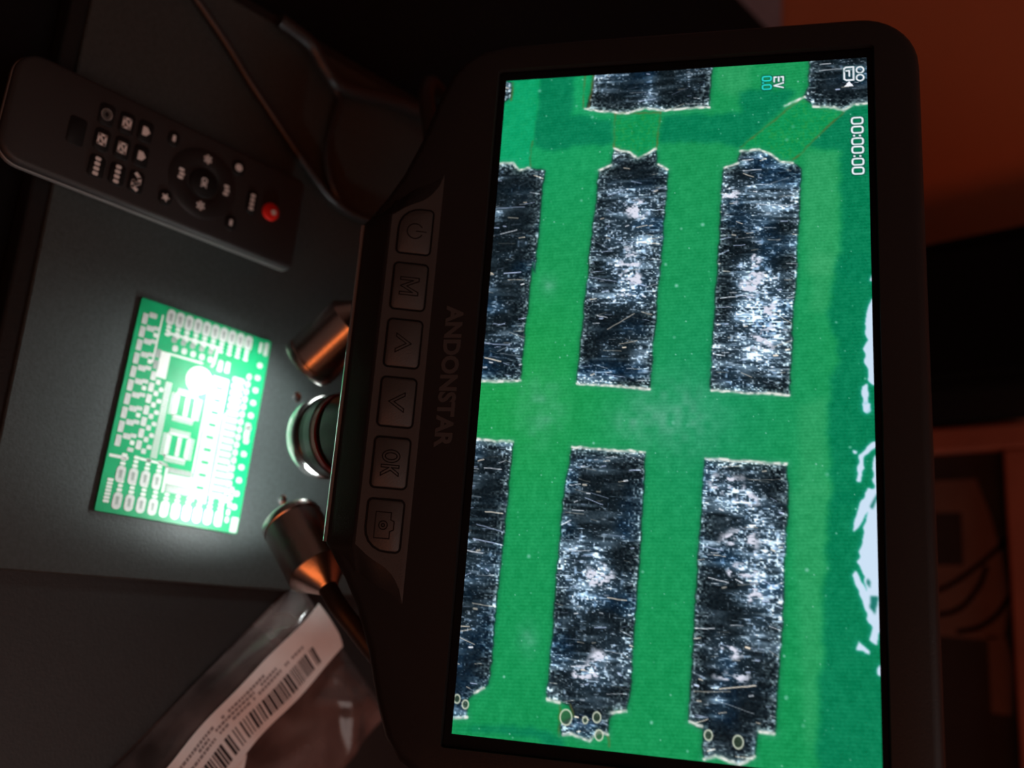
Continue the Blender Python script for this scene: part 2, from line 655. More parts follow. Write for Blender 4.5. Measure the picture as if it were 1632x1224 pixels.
# camera body, arm and column behind the screen
add('camera_body', *mmbox(-18, 34, 19, 60, 54, 80, 4, 3), 'black_plastic', scope, smooth=True)
add('stand_column', *lathe([(0.013, 0), (0.013, 0.098), (0.011, 0.1)], P(8, 112, -3), (0, 0, 1), 32), 'base_metal', scope, smooth=True)
add('column_arm', *mmbox(-6, 22, 54, 118, 60, 82, 3, 3), 'black_plastic', scope, smooth=True)
add('focus_knob', *lathe([(0.014, 0), (0.015, 0.002), (0.015, 0.014), (0.013, 0.016)], P(22, 104, 71), (1, 0, 0), 32), 'black_plastic', scope, smooth=True)
add('screen_hinge', *mmbox(-12, 28, 38, 58, 76, 116, 3, 2), 'black_plastic', scope, smooth=True)

# lens
LX, LY = 8.0, 6.5
lens = add('lens_barrel', *lathe([(0.0085, 0.0358), (0.0112, 0.0358), (0.0112, 0.0445), (0.0104, 0.0448), (0.0104, 0.0462), (0.0116, 0.0466), (0.0116, 0.074), (0.010, 0.075)],
                                P(LX, LY, 0), (0, 0, 1), 56), 'lens_black', scope, smooth=True)
add('lens_ring', *lathe([(0.0082, 0.0300), (0.0095, 0.0296), (0.0108, 0.0301), (0.0117, 0.0314), (0.0120, 0.0330), (0.0120, 0.0350), (0.0115, 0.0362), (0.0085, 0.0364)], P(LX, LY, 0), (0, 0, 1), 64, closed=False),
    'polished_steel', lens, smooth=True)
add('lens_ring', *lathe([(0.0112, 0.0390), (0.0118, 0.0393), (0.0118, 0.0420), (0.0112, 0.0423)], P(LX, LY, 0), (0, 0, 1), 56, closed=False), 'lens_grey', lens, smooth=True)
add('colour_ring', *lathe([(0.0112, 0.0425), (0.01165, 0.0426), (0.01165, 0.0442), (0.0112, 0.0443)], P(LX, LY, 0), (0, 0, 1), 56, closed=False), 'lens_red', lens, smooth=True)
add('lens_glass', *lathe([(0.0083, 0.0318), (0.006, 0.0312), (0.003, 0.0309), (0.0003, 0.0308)], P(LX, LY, 0), (0, 0, 1), 40), 'lens_glass', lens, smooth=True)


# gooseneck lamps
def gooseneck(front, back, path, label):
    f, b = P(*front), P(*back)
    ax = (b - f)
    L = ax.length
    ax.normalize()
    neck = add('gooseneck', *tube([b - ax * 0.002, b + ax * 0.005] + [P(*q) for q in path], 0.0024, 14, 12, ridge=0.03), 'neck_black', scope, smooth=True, label=label)
    r = 0.0083
    c = 0.0185
    add('lamp_head', *lathe([(r - 0.0012, 0.0010), (r - 0.0012, 0.0), (r - 0.0003, 0.0), (r, 0.0006), (r, 0.0022), (r - 0.0003, 0.0025), (r - 0.0003, 0.0028), (r, 0.0031), (r, c)], f, ax, 56, closed=False), 'aluminium', neck, smooth=True)
    add('lamp_cone', *lathe([(r, c), (r - 0.0002, c + 0.0004), (0.0031, L - 0.0005), (0.0027, L)], f, ax, 56), 'aluminium', neck, smooth=True)
    add('lamp_lens', *lathe([(r - 0.0012, 0.0010), (r - 0.003, 0.0009), (0.0004, 0.0008)], f, ax, 40), 'led_disc', neck, smooth=True)
    return f, ax


def led(f, ax, power):
    d = bpy.data.lights.new('lamp_light', 'SPOT')
    d.energy = power
    d.color = (0.93, 1.0, 0.985)
    d.spot_size = math.radians(150)
    d.spot_blend = 0.45
    d.shadow_soft_size = 0.004
    o = bpy.data.objects.new('lamp_light', d)
    COL.objects.link(o)
    o.location = f - ax * 0.0008
    o.rotation_euler = (-ax).to_track_quat('-Z', 'Y').to_euler()


LED_POWER = 0.088
fr, ar = gooseneck((31.6, 0.6, 30), (49.2, 3.8, 46.6), [(58, 8.5, 52.5), (67, 18, 55), (74, 40, 46), (74, 75, 20), (68, 100, -1)], 'black flexible neck with a silver lamp, right of the lens')
led(fr, ar, LED_POWER)
fl, al = gooseneck((-11.7, -0.5, 30), (-27.5, 5.5, 47.7), [(-36, 10, 55), (-62, 15, 60), (-98, 14, 52), (-112, 34, 36), (-112, 70, 12), (-106, 95, -1)], 'black flexible neck with a silver lamp, left of the lens')
led(fl, al, LED_POWER)

# ------------------------------------------------------------------ the picture on the display (polygons in screen millimetres)
PADS = [[(-54.65,-1.7),(-54.54,3.41),(-52.44,5.15),(-53.02,7.31),(-52.16,11.43),(-24.95,10.81),(-28.91,10.19),(0.44,9.1),(0.36,-2.99)],[(-51.57,24.63),(-53.08,27.57),(-57.03,27.98),(-55.85,31.64),(-54.1,33.79),(-55.61,36.4),(-56.52,37.84),(-52.58,38.27),(-50.84,40.96),(-23.83,39.72),(1.82,38.56),(0.86,22.29),(-18.82,22.85)],[(-50.61,53.29),(-52.04,56.65),(-54.89,57.18),(-55.01,61.1),(-53.92,63.89),(-51.92,66.11),(-51.49,68.58),(-49.83,70.48),(-25.94,69.46),(-13.61,68.72),(2.79,67.9),(1.9,51.4),(-24.94,52.41)],[(13.85,-3.07),(14.73,8.61),(26.58,8.3),(66.84,7.2),(68.46,4.62),(70.0,2.94),(73.83,3.16),(73.97,-2.78)],[(15.04,22.02),(16.05,38.1),(27.61,38.05),(65.23,37.0),(69.3,36.17),(69.23,34.1),(70.92,33.06),(74.13,32.65),(73.8,30.67),(75.55,29.07),(74.58,25.61),(75.07,23.36),(73.0,22.77),(71.13,25.41),(69.08,24.43),(68.73,22.39),(68.43,19.76),(29.64,20.57)],[(16.61,50.7),(17.43,67.64),(26.22,67.61),(55.79,66.33),(70.58,65.34),(70.64,62.23),(75.26,61.49),(77.1,58.4),(75.78,54.18),(76.79,51.82),(71.21,51.43),(69.92,48.71),(46.3,49.47)],[(-80.59,22.53),(-72.99,21.68),(-67.89,20.72),(-66.82,26.92),(-66.27,30.29),(-67.34,34.76),(-66.38,39.28),(-66.71,49.83),(-78.42,50.47)],[(-80.03,72.41),(-70.8,72.2),(-67.96,70.8),(-65.41,73.28),(-64.93,77.64),(-63.84,79.8),(-65.3,81.98),(-65.43,86.8),(-79.48,87.1)],[(-78.31,-3.62),(-76.51,1.43),(-72.27,1.43),(-69.38,-2.9)]]
TRACES = [[(-67.1,27.82),(-66.77,38.37),(-56.51,38.13),(-54.09,34.09),(-57.03,27.98)],[(-67.96,70.8),(-65.86,73.28),(-65.13,77.65),(-63.84,79.8),(-51.5,68.3),(-51.92,66.11),(-55.01,61.1),(-55.53,57.17)],[(-78.64,1.6),(-78.13,8.42),(-60.09,8.07),(-53.34,7.6),(-52.44,5.15),(-54.44,-1.68),(-70.44,-2.98)]]
BROWN = [[(-66.42,27.85),(-65.97,38.4)],[(-66.42,27.85),(-57.36,27.97)],[(-65.77,38.41),(-56.51,38.02)],[(-63.52,79.8),(-51.51,68.03)],[(-68.14,71.08),(-55.85,57.17)],[(-60.1,7.75),(-53.68,7.57)],[(-76.49,1.76),(-71.55,1.61)],[(-77.29,19.89),(-68.28,19.95)],[(-77.83,22.05),(-68.19,21.32)],[(-57.36,27.97),(-56.77,30.4)],[(68.99,22.52),(75.13,22.79)],[(69.05,24.72),(71.13,25.41)],[(74.13,32.65),(76.19,33.03)]]
RIM = [[(0.45,-0.09),(0.44,9.1)],[(0.86,22.41),(1.7,38.55)],[(1.96,51.63),(2.67,67.74)],[(14.19,0.13),(14.49,8.41)],[(15.15,22.15),(15.94,37.93)],[(16.77,50.99),(17.44,67.53)],[(-67.91,20.41),(-66.82,26.92),(-66.27,30.29),(-67.34,34.76),(-66.38,39.28),(-66.71,49.83)],[(-57.03,27.98),(-55.85,31.64),(-54.1,33.79),(-55.61,36.4),(-56.52,37.84)],[(-54.89,57.18),(-55.01,61.1),(-53.92,63.89),(-51.92,66.11),(-51.49,68.58)],[(-65.41,73.28),(-64.93,77.64),(-63.84,79.8),(-65.3,81.98),(-65.37,85.73)],[(-54.56,0.23),(-54.54,3.41),(-52.44,5.15),(-53.02,7.31)],[(-51.57,24.63),(-52.75,27.58)],[(-52.24,38.58),(-51.05,40.66)],[(-50.72,53.57),(-51.92,56.66)],[(-67.95,71.08),(-65.82,66.91)],[(68.53,19.88),(68.84,22.4)],[(74.78,23.63),(74.58,25.61),(75.55,29.07),(73.7,30.66),(73.87,32.64)],[(69.74,33.28),(69.19,36.17)],[(70.0,48.98),(70.61,51.14)],[(76.69,51.82),(75.88,54.18),(77.0,58.4),(75.17,61.39)],[(70.61,62.49),(70.59,65.18)],[(68.48,4.32),(67.48,6.23)],[(73.98,-0.04),(73.56,3.14)]]
RINGS = [((70.92,30.35),2.0),((71.68,28.01),1.3),((72.12,52.62),1.9),((72.81,58.34),2.4),((70.11,0.52),1.7),((71.04,2.43),1.7),((74.3,30.98),2.0),((71.54,24.01),3.0)]
DARK = [[(-78.85,8.38),(-78.2,17.01),(-68.45,17.27),(-66.44,16.45),(-65.08,27.61),(-58.36,27.92),(-58.34,21.85),(-58.23,17.55),(-57.1,13.28),(-58.38,8.06)],[(-65.08,38.73),(-64.63,56.77),(-69.9,56.7),(-70.52,62.11),(-69.73,68.86),(-65.95,66.91),(-55.53,57.17),(-57.0,53.75),(-58.12,38.67)],[(-62.67,78.16),(-66.64,85.76),(-66.36,90.01),(-22.44,88.92),(-22.56,78.74),(-53.18,78.86),(-54.52,77.0),(-55.46,71.04)],[(-29.54,77.84),(-21.5,77.31),(-16.02,75.61),(-10.01,77.18),(-5.27,77.67),(1.77,75.99),(8.68,75.39),(15.43,76.54),(25.4,76.02),(24.72,90.78),(-29.24,92.32)],[(22.44,75.99),(36.4,75.06),(55.14,74.13),(70.53,73.25),(78.51,72.7),(76.66,89.37),(21.8,90.95)],[(76.35,-0.12),(75.64,12.37),(77.18,23.49),(75.07,23.36),(74.11,16.94),(74.61,6.35)]]
PALE = [[(-29.65,72.39),(-29.54,77.84),(-21.5,77.03),(-16.02,75.61),(-16.04,72.05)],[(4.21,69.8),(2.93,75.71),(9.25,75.39),(23.2,76.3),(23.49,69.76)],[(22.78,68.16),(22.44,75.99),(55.14,74.13),(75.56,72.72),(70.79,70.72),(39.49,69.23)],[(-76.99,51.37),(-77.09,58.91),(-69.73,59.27),(-68.56,57.0),(-70.91,51.78)],[(-54.19,71.04),(-53.81,78.6),(-24.3,78.5),(-24.41,70.94)]]
WHITE = [[(-19.6,85.24),(-15.39,83.71),(-11.21,83.1),(-10.03,83.77),(-7.67,82.77),(-4.73,82.99),(-2.99,83.48),(-0.67,83.18),(1.58,86.27),(-19.58,86.74)],[(0.5,82.21),(-0.09,83.43),(5.63,83.58),(6.21,83.05),(3.95,82.31)],[(10.09,87.4),(11.27,85.37),(13.97,82.73),(15.24,81.56),(20.49,81.18),(20.76,82.04),(15.82,82.7),(12.95,85.5),(12.58,87.34)],[(13.82,87.31),(14.18,85.48),(16.38,84.4),(21.87,84.52),(22.51,83.71),(21.93,83.16),(23.18,82.28),(29.88,80.47),(31.09,80.28),(29.21,81.89),(26.16,83.08),(29.78,82.44),(34.58,81.24),(36.38,80.64),(39.2,82.27),(42.64,82.76),(39.82,81.71),(38.12,80.9),(39.33,80.26),(43.29,81.64),(48.36,82.66),(49.14,83.46),(51.72,82.87),(52.29,84.22),(49.31,84.93),(45.8,86.54)],[(51.79,80.67),(52.53,81.21),(53.43,82.56),(54.26,82.65),(54.06,81.73),(53.62,80.26)],[(56.92,84.01),(56.29,84.94),(57.33,85.73),(58.22,84.9),(58.01,84.2)],[(3.92,82.33),(3.89,83.79),(5.49,83.18),(5.82,82.76)],[(13.73,80.43),(14.01,81.29),(14.77,80.99),(14.66,80.41)],[(-23.25,84.24),(-24.77,85.24),(-24.16,85.34),(-22.94,84.67)]]
HOLES = [[(43.17,83.42),(43.08,84.69),(45.38,84.47),(46.57,83.79),(45.47,83.26)],[(25.54,83.37),(23.07,84.72),(24.89,84.51),(26.13,83.75)],[(39.46,82.71),(40.28,83.47),(41.45,83.23),(40.62,82.69)]]
BLOBS = [((-21.79,60.2),3,3),((-19.84,32.08),1.6,2.5),((-24.34,34.02),2.2,3),((-9.57,62.28),4,3),((22.0,55.55),3,4.5),((25.12,59.4),2,3),((39.89,58.33),1.6,5),((44.66,61.46),3,1.6),((56.06,56.11),1.5,4),((60.81,56.79),1.6,4),((60.71,29.81),4,2.5),((-25.45,60.83),6,2),((43.0,29.56),3,4),((62.78,27.31),2,3),((-27.41,32.47),5,3),((33.56,58.25),3,5),((-41.33,34.04),3,4),((-43.73,54.48),3,4),((-15.26,63.55),5,2)]
HAZE = [((6.77,14.3),7,5),((-22.3,13.82),2.5,2),((7.48,44.78),8,9),((9.1,35.4),4,5),((56.9,14.98),3,2)]



def paint_display():
    W, H = 154.2, 84.78
    NU, NV = 965, 531
    u = np.linspace(-W / 2, W / 2, NU)
    v = np.linspace(0, H, NV)
    U, V = np.meshgrid(u, v)
    rng = np.random.default_rng(7)

    def vnoise(su, sv, seed):
        r = np.random.default_rng(seed)
        gu, gv = int(W / su) + 3, int(H / sv) + 3
        g = r.random((gv, gu))
        x = (U + W / 2) / su
        y = V / sv
        i, j = np.floor(x).astype(int), np.floor(y).astype(int)
        fx, fy = x - i, y - j
        fx = fx * fx * (3 - 2 * fx)
        fy = fy * fy * (3 - 2 * fy)
        return (g[j, i] * (1 - fx) + g[j, i + 1] * fx) * (1 - fy) + (g[j + 1, i] * (1 - fx) + g[j + 1, i + 1] * fx) * fy

    wob_u = (vnoise(1.2, 1.2, 1) - 0.5) * 0.5 + (vnoise(4, 4, 2) - 0.5) * 0.5
    wob_v = (vnoise(1.2, 1.2, 3) - 0.5) * 0.5 + (vnoise(4, 4, 4) - 0.5) * 0.5

    def poly(pts, wob=1.0):
        X, Y = U + wob_u * wob, V + wob_v * wob
        inside = np.zeros(U.shape, bool)
        n = len(pts)
        for k in range(n):
            (x0, y0), (x1, y1) = pts[k], pts[(k + 1) % n]
            if abs(y1 - y0) < 1e-6:
                continue
            c = ((y0 > Y) != (y1 > Y)) & (X < (x1 - x0) * (Y - y0) / (y1 - y0) + x0)
            inside ^= c
        return inside

    def blur(a, k):
        a = a.astype(float)
        for _ in range(2):
            for ax in (0, 1):
                p = np.pad(a, [(k, k) if q == ax else (0, 0) for q in (0, 1)], mode='edge')
                c = np.cumsum(p, axis=ax)
                z = np.zeros_like(np.take(c, [0], axis=ax))
                c = np.concatenate([z, c], axis=ax)
                n = 2 * k + 1
                a = (np.take(c, range(n, c.shape[ax]), axis=ax) - np.take(c, range(0, c.shape[ax] - n), axis=ax)) / n
        return a

    img = np.zeros((NV, NU, 3))

    def lay(mask, color):
        m = np.clip(mask, 0, 1)[..., None]
        img[:] = img * (1 - m) + np.array(color, float) * m

    def segdist(a, b, wob=0.0):
        X, Y = U + wob_u * wob, V + wob_v * wob
        dx, dy = b[0] - a[0], b[1] - a[1]
        t = np.clip(((X - a[0]) * dx + (Y - a[1]) * dy) / max(dx * dx + dy * dy, 1e-9), 0, 1)
        return np.hypot(X - a[0] - t * dx, Y - a[1] - t * dy)

    def line(path, w, wob=0.0, soft=0.15):
        d = np.full(U.shape, 1e9)
        for a, b in zip(path[:-1], path[1:]):
            d = np.minimum(d, segdist(a, b, wob))
        return np.clip((w / 2 + soft / 2 - d) / soft, 0, 1)

    # solder mask: green, a little more teal at the upper left, more yellow near the lower middle
    img[:] = np.array((26, 148, 86))
    g = np.clip((-U - 30) / 50, 0, 1) * np.clip((45 - V) / 45, 0, 1)
    lay(g * 0.8, (12, 168, 112))
    g = np.exp(-((U - 2) / 22) ** 2 - ((V - 8) / 22) ** 2)
    lay(g * 0.55, (30, 158, 72))
    g = np.exp(-((U - 8) / 30) ** 2 - ((V - 52) / 20) ** 2)
    lay(g * 0.45, (22, 140, 100))
    g = np.clip((U - 20) / 50, 0, 1)
    lay(g * 0.5, (14, 142, 80))
    for p in PALE:
        lay(blur(poly(p, 1.5), 5) * 0.42, (66, 166, 108))
    for p in DARK:
        lay(blur(poly(p, 2.0), 3) * 0.9, (4, 122, 82))
    for p in TRACES:
        lay(blur(poly(p, 0.4), 1), (14, 146, 84))
        lay(blur(poly(p, 0.4), 1) * np.clip((vnoise(0.5, 0.5, 21) - 0.45) * 0.6, 0, 1), (70, 150, 60))
    lay(blur(poly(TRACES[2], 0.4), 1) * 0.7, (10, 165, 112))
    for (c, ru, rv) in HAZE:
        d = np.exp(-((U - c[0]) / ru) ** 2 - ((V - c[1]) / rv) ** 2) * (0.3 + 0.9 * vnoise(1.6, 1.6, 33))
        lay(d * 0.55, (110, 175, 150))
    # dust and grain
    img += ((vnoise(0.35, 0.35, 41) - 0.5) * 14 + (vnoise(1.3, 1.3, 42) - 0.5) * 10)[..., None] * np.array((0.9, 1, 0.9))
    img += (np.sin(2 * math.pi * (U + 0.06 * V) / 0.75) * 4.5)[..., None] * np.array((0.7, 1, 0.8))
    for k in range(420):
        cu, cv = rng.uniform(-77, 77), rng.uniform(0, 84)
        r = rng.uniform(0.10, 0.24) if k % 9 else rng.uniform(0.3, 0.5)
        iu, iv = int((cu + W / 2) / W * (NU - 1)), int(cv / H * (NV - 1))
        k0 = 5
        s = np.s_[max(iv - k0, 0):iv + k0, max(iu - k0, 0):iu + k0]
        a = np.clip(1.3 - np.hypot(U[s] - cu, V[s] - cv) / r, 0, 1)[..., None] * rng.uniform(0.25, 0.8)
        img[s] = img[s] * (1 - a) + np.array((150, 215, 195)) * a

    # tinned pads
    allpad = np.zeros(U.shape)
    for p in PADS:
        allpad = np.maximum(allpad, poly(p, 0.6))
    soft = blur(allpad, 1)
    edge = np.clip(blur(allpad, 4) - soft, 0, 1) * 2
    lay(np.clip(edge, 0, 1) * 0.35, (8, 70, 50))
    tex = np.zeros((NV, NU, 3))
    tex[:] = (15, 26, 32)
    big = vnoise(9, 9, 51)
    mid = vnoise(2.6, 3.6, 52)
    for (c, ru, rv) in BLOBS:
        d = np.exp(-((U - c[0]) / (ru * 1.8)) ** 2 - ((V - c[1]) / (rv * 1.8)) ** 2)
        big = big + 0.5 * d
        mid = mid + 0.25 * d
    base_l = np.clip((big * 0.6 + mid * 0.6 - 0.55) * 0.7, 0, 0.45)
    tex += base_l[..., None] * np.array((75, 95, 115))
    fine = vnoise(0.33, 0.4, 53)
    fine2 = vnoise(0.55, 0.9, 54)
    fine3 = vnoise(0.42, 1.5, 55)
    dens = np.clip(big * 0.55 + mid * 0.55 - 0.30, 0.02, 1)
    tex += (np.clip(fine - (0.93 - 0.42 * dens), 0, 1) * 1.9)[..., None] * np.array((215, 225, 240))
    tex += (np.clip(fine2 - (0.93 - 0.36 * dens), 0, 1) * 2.2)[..., None] * np.array((175, 195, 225))
    tex += (np.clip(fine3 - (0.93 - 0.34 * dens), 0, 1) * 2.4)[..., None] * np.array((210, 220, 235))
    tex += ((fine - 0.5) * 22)[..., None]
    smear = np.clip(vnoise(0.7, 4.5, 57) * 0.7 + vnoise(2.2, 6.0, 58) * 0.5 - 0.62, 0, 1)
    tex += (smear * (0.25 + dens) * 260)[..., None] * np.array((0.85, 0.95, 1.05))
    blue = np.clip((vnoise(5, 7, 56) - 0.55) * 2.2, 0, 1) * (0.4 + 0.6 * fine2)
    tex += blue[..., None] * np.array((-4, 14, 34))
    # scratches, mostly running up and down the screen
    for p in PADS:
        q = np.array(p)
        lo, hi = q.min(0), q.max(0)
        n = int((hi[0] - lo[0]) * (hi[1] - lo[1]) / 10)
        for k in range(n):
            cu, cv = rng.uniform(lo[0], hi[0]), rng.uniform(lo[1], hi[1])
            L = rng.choice([0.7, 1.4, 2.4, 4.0, 7.0], p=[0.34, 0.28, 0.2, 0.13, 0.05])
            a = math.pi / 2 + rng.normal(0, 0.22)
            w = rng.uniform(0.06, 0.22) if L > 1 else rng.uniform(0.15, 0.4)
            amp = rng.uniform(0.15, 1.0) ** 1.3
            pu, pv = L / 2 * math.cos(a), L / 2 * math.sin(a)
            x0, x1 = min(cu - pu, cu + pu) - 0.6, max(cu - pu, cu + pu) + 0.6
            y0, y1 = cv - L / 2 - 0.6, cv + L / 2 + 0.6
            i0, i1 = np.searchsorted(u, [x0, x1])
            j0, j1 = np.searchsorted(v, [y0, y1])
            if i1 <= i0 or j1 <= j0:
                continue
            s = np.s_[j0:j1, i0:i1]
            dx, dy = 2 * pu, 2 * pv
            ax_, ay_ = cu - pu, cv - pv
            t = np.clip(((U[s] - ax_) * dx + (V[s] - ay_) * dy) / (dx * dx + dy * dy), 0, 1)
            d = np.hypot(U[s] - ax_ - t * dx + wob_u[s] * 0.3, V[s] - ay_ - t * dy)
            m_ = np.clip((w / 2 + 0.1 - d) / 0.18, 0, 1) * amp
            col = np.array(((235, 240, 250), (190, 205, 240), (250, 235, 215))[rng.integers(0, 3)])
            tex[s] = tex[s] * (1 - m_[..., None]) + col * m_[..., None]
    for (c, ru, rv) in BLOBS:
        d = 1 - np.hypot((U - c[0] + wob_u * 2) / ru, (V - c[1] + wob_v * 2) / rv)
        m_ = np.clip(d * 2.2, 0, 1) * np.clip((vnoise(0.9, 1.4, 61) + 0.5 * vnoise(0.4, 0.5, 62) - 0.72) * 3.2, 0, 1)
        tex = tex * (1 - m_[..., None]) + np.array((222, 224, 240)) * m_[..., None]
    rim = np.clip(soft - blur(allpad, 5), 0, 1)
    frost = np.clip(soft - blur(allpad, 14), 0, 1) * np.clip(fine * 1.6 + fine2 * 0.8 - 1.0, 0, 1)
    tex += (frost * 260)[..., None] * np.array((0.9, 1, 1.0))
    tex += (rim * 90 * (0.3 + fine2))[..., None] * np.array((0.9, 1, 1.05))
    dk = np.clip(1 - np.abs(blur(allpad, 2) - 0.5) * 4, 0, 1)
    img[:] = img * (1 - soft[..., None]) + tex * soft[..., None]
    lay(dk * 0.35, (20, 45, 45))
    for p in BROWN:
        lay(line(p, 0.45, 0.7, 0.5) * (0.15 + 0.6 * vnoise(1.2, 1.2, 72)), (110, 96, 44))
    for p in RIM:
        lay(line(p, 1.6, 0.4, 1.4) * 0.18, (130, 190, 170))
        lay(line(p, 0.62, 0.6, 0.4) * np.clip(0.3 + 0.9 * vnoise(0.7, 0.7, 71), 0, 1), (232, 236, 228))
    for c, r in RINGS:
        d = np.abs(np.hypot((U - c[0]), (V - c[1]) * 1.25) - r * 0.5)
        lay((np.hypot(U - c[0], (V - c[1]) * 1.25) < r * 0.5) * 0.6, (60, 80, 55))
        lay(np.clip((0.30 - d) / 0.25, 0, 1) * 0.85, (215, 222, 200))
    # white blobs at the upper edge
    for p in WHITE:
        mk = blur(poly(p, 1.3), 1)
        lay(np.clip(blur(mk, 3) * 1.2, 0, 1) * 0.6, (60, 190, 190))
        lay(np.clip(mk * 1.3 - 0.15, 0, 1), (205, 226, 246))
    for p in HOLES:
        lay(blur(poly(p, 0.8), 1), (30, 120, 110))
    # on-screen display
    def glyph0(x0, x1, y0, y1):
        cx, cy = (x0 + x1) / 2, (y0 + y1) / 2
        rx, ry = (x1 - x0) / 2, (y1 - y0) / 2
        c = min(rx, ry) * 0.6
        d = c * 0.3
        return [(x0 + c, y0), (x1 - c, y0), (x1 - d, y0 + d), (x1, y0 + c), (x1, y1 - c), (x1 - d, y1 - d), (x1 - c, y1), (x0 + c, y1), (x0 + d, y1 - d), (x0, y1 - c), (x0, y0 + c), (x0 + d, y0 + d), (x0 + c, y0)]

    def osd(path, w, col=(245, 248, 255), halo=0.5):
        lay(line(path, w + halo, 0, 0.3) * 0.55, (10, 60, 60))
        lay(line(path, w, 0, 0.2), col)

    def py(y):
        return -62.21 + (y - 183) * (14.4 / 93)
    for a, b in ((184.5, 194.5), (199, 209), (217.5, 227.5), (231, 241), (250, 260), (264, 274)):
        osd(glyph0(py(a), py(b), 81.35, 83.65), 0.40)
    for a in (213.5, 246):
        for q in (81.75, 83.0):
            osd([(py(a), q), (py(a), q + 0.05)], 0.45)
    osd([(-72.3, 66.5), (-73.5, 66.5), (-73.5, 64.5), (-72.3, 64.5)], 0.36)
    osd([(-73.5, 65.5), (-72.4, 65.5)], 0.36)
    osd([(-71.9, 66.5), (-71.3, 64.5), (-70.7, 66.5)], 0.36)
    cy_ = (40, 225, 215)
    osd(glyph0(-73.8, -72.7, 61.9, 63.8), 0.34, cy_)
    osd([(-72.15, 62.0), (-72.15, 62.05)], 0.4, cy_)
    osd(glyph0(-71.6, -70.5, 61.9, 63.8), 0.34, cy_)
    for cx in (-74.05, -72.05):
        osd([(cx + 0.78 * math.cos(t), 83.3 + 0.78 * math.sin(t)) for t in np.linspace(0, 2 * math.pi, 17)], 0.36)
    osd([(-74.9, 80.3), (-74.6, 79.9), (-71.9, 79.9), (-71.6, 80.3), (-71.6, 81.9), (-74.9, 81.9), (-74.9, 80.3)], 0.40)
    osd([(-74.0, 80.3), (-74.0, 81.0), (-72.6, 81.0)], 0.36)
    lay(poly([(-71.3, 80.9), (-70.0, 79.9), (-70.0, 81.9)], 0), (245, 248, 255))

    img = np.clip(img, 0, 255) / 255
    li = np.where(img <= 0.04045, img / 12.92, ((img + 0.055) / 1.055) ** 2.4)
    # mesh
    n = NU * NV
    SBn, SUn, SNn = np.array(SB), np.array(SU), np.array(SN)
    uu, vv = U.ravel() / 1000, V.ravel() / 1000
    co = SBn + np.outer(uu, (1, 0, 0)) + np.outer(vv, SUn) + SNn * (-0.0009)
    org = SBn + SUn * (H / 2000)
    me = bpy.data.meshes.new('display')
    me.vertices.add(n)
    me.vertices.foreach_set('co', (co - org).ravel())
    idx = np.arange(n).reshape(NV, NU)
    q = np.stack([idx[:-1, :-1], idx[:-1, 1:], idx[1:, 1:], idx[1:, :-1]], -1).reshape(-1, 4)
    nf = len(q)
    me.loops.add(nf * 4)
    me.loops.foreach_set('vertex_index', q.ravel().astype(np.int32))
    me.polygons.add(nf)
    me.polygons.foreach_set('loop_start', np.arange(0, nf * 4, 4, dtype=np.int32))
    me.update(calc_edges=True)
    at = me.color_attributes.new('picture', 'FLOAT_COLOR', 'POINT')
    rgba = np.ones((n, 4), np.float32)
    rgba[:, :3] = li.reshape(-1, 3)
    at.data.foreach_set('color', rgba.ravel())
    me.materials.append(MATS['lit_display'])
    o = bpy.data.objects.new('display', me)
    COL.objects.link(o)
    O = Vector(org)
    ORG[o] = O
    o.parent = hous
    o.location = O - ORG[hous]
    o['label'] = 'lit display showing scratched silver solder pads on a green board'


paint_display()

# ------------------------------------------------------------------ mat and circuit board
wm = add('stage_mat', *prism([(a - 39.6, b - 3) for a, b in rrect(180.8, 126, 1.5, 3)], -2.0, 0.0, P, bev=0.5), 'stage_rubber')
tag(wm, 'dark grey stage mat on the microscope base, under the green circuit board', 'mat')
for x, y in ((-9.3, 16.9), (23.5, 16.7)):
    s = add('mat_rivet', *lathe([(0.0016, 0), (0.0015, 0.0004), (0.0008, 0.0007), (0.0002, 0.0008)], P(x, y, -0.1), (0, 0, 1), 16), 'polished_steel', wm, smooth=True)

PEX = Vector((0.9992, -0.0404, 0)).normalized()
PEY = Vector((-PEX.y, PEX.x, 0))
PC0 = P(-26.01, -37.83, 0)
PZ = 1.0


def pcb(a, b, h):
    return PC0 + PEX * (a / 1000) + PEY * (b / 1000) + Vector((0, 0, (PZ + h) / 1000))


board = empty('circuit_board', PC0 + PEX * 0.03 + PEY * 0.0212, 'green printed circuit board with white pads, brightly lit under the lens', 'circuit board')
add('substrate', *prism([(a + 29.95, b + 21.2) for a, b in rrect(59.9, 42.4, 0.6, 3)], -0.97, 0, pcb), 'pcb_green', board)


def padpiece(name, w, h, r, x, y, material, t=0.10, n=3):
    o = add(name, *prism(rrect(w, h, r, n), -0.02, t, lambda a, b, hh: pcb(x + a, y + b, hh)), material, board, share=(name, w, h, r, material, t))
    return o


silk = MB()


def sk(paths, w=0.35):
    m_ = strokes(paths, w, pcb, -0.02, 0.06)
    silk.put((m_.v, m_.f))


def ring(w, h, r, x, y):
    o = [(x + a, y + b) for a, b in rrect(w, h, r, 4)]
    return o + [o[0]]


def tombstone(x, y, along, k):
    """one two-pad footprint with rounded white outline, a grey slot and a printed tail; along = +1 / -1 on the x axis"""
    padpiece('footprint', 4.6, 2.5, 1.1, x, y, 'tin_pad')
    padpiece('footprint_slot', 2.3, 0.9, 0.2, x, y, 'tin_dull', t=0.14)
    for q in range(3):
        padpiece('printed_mark', 0.85, 1.5 - 0.15 * (q % 2), 0.3, x + along * (2.9 + q * 1.15), y, 'silk_white', t=0.06)


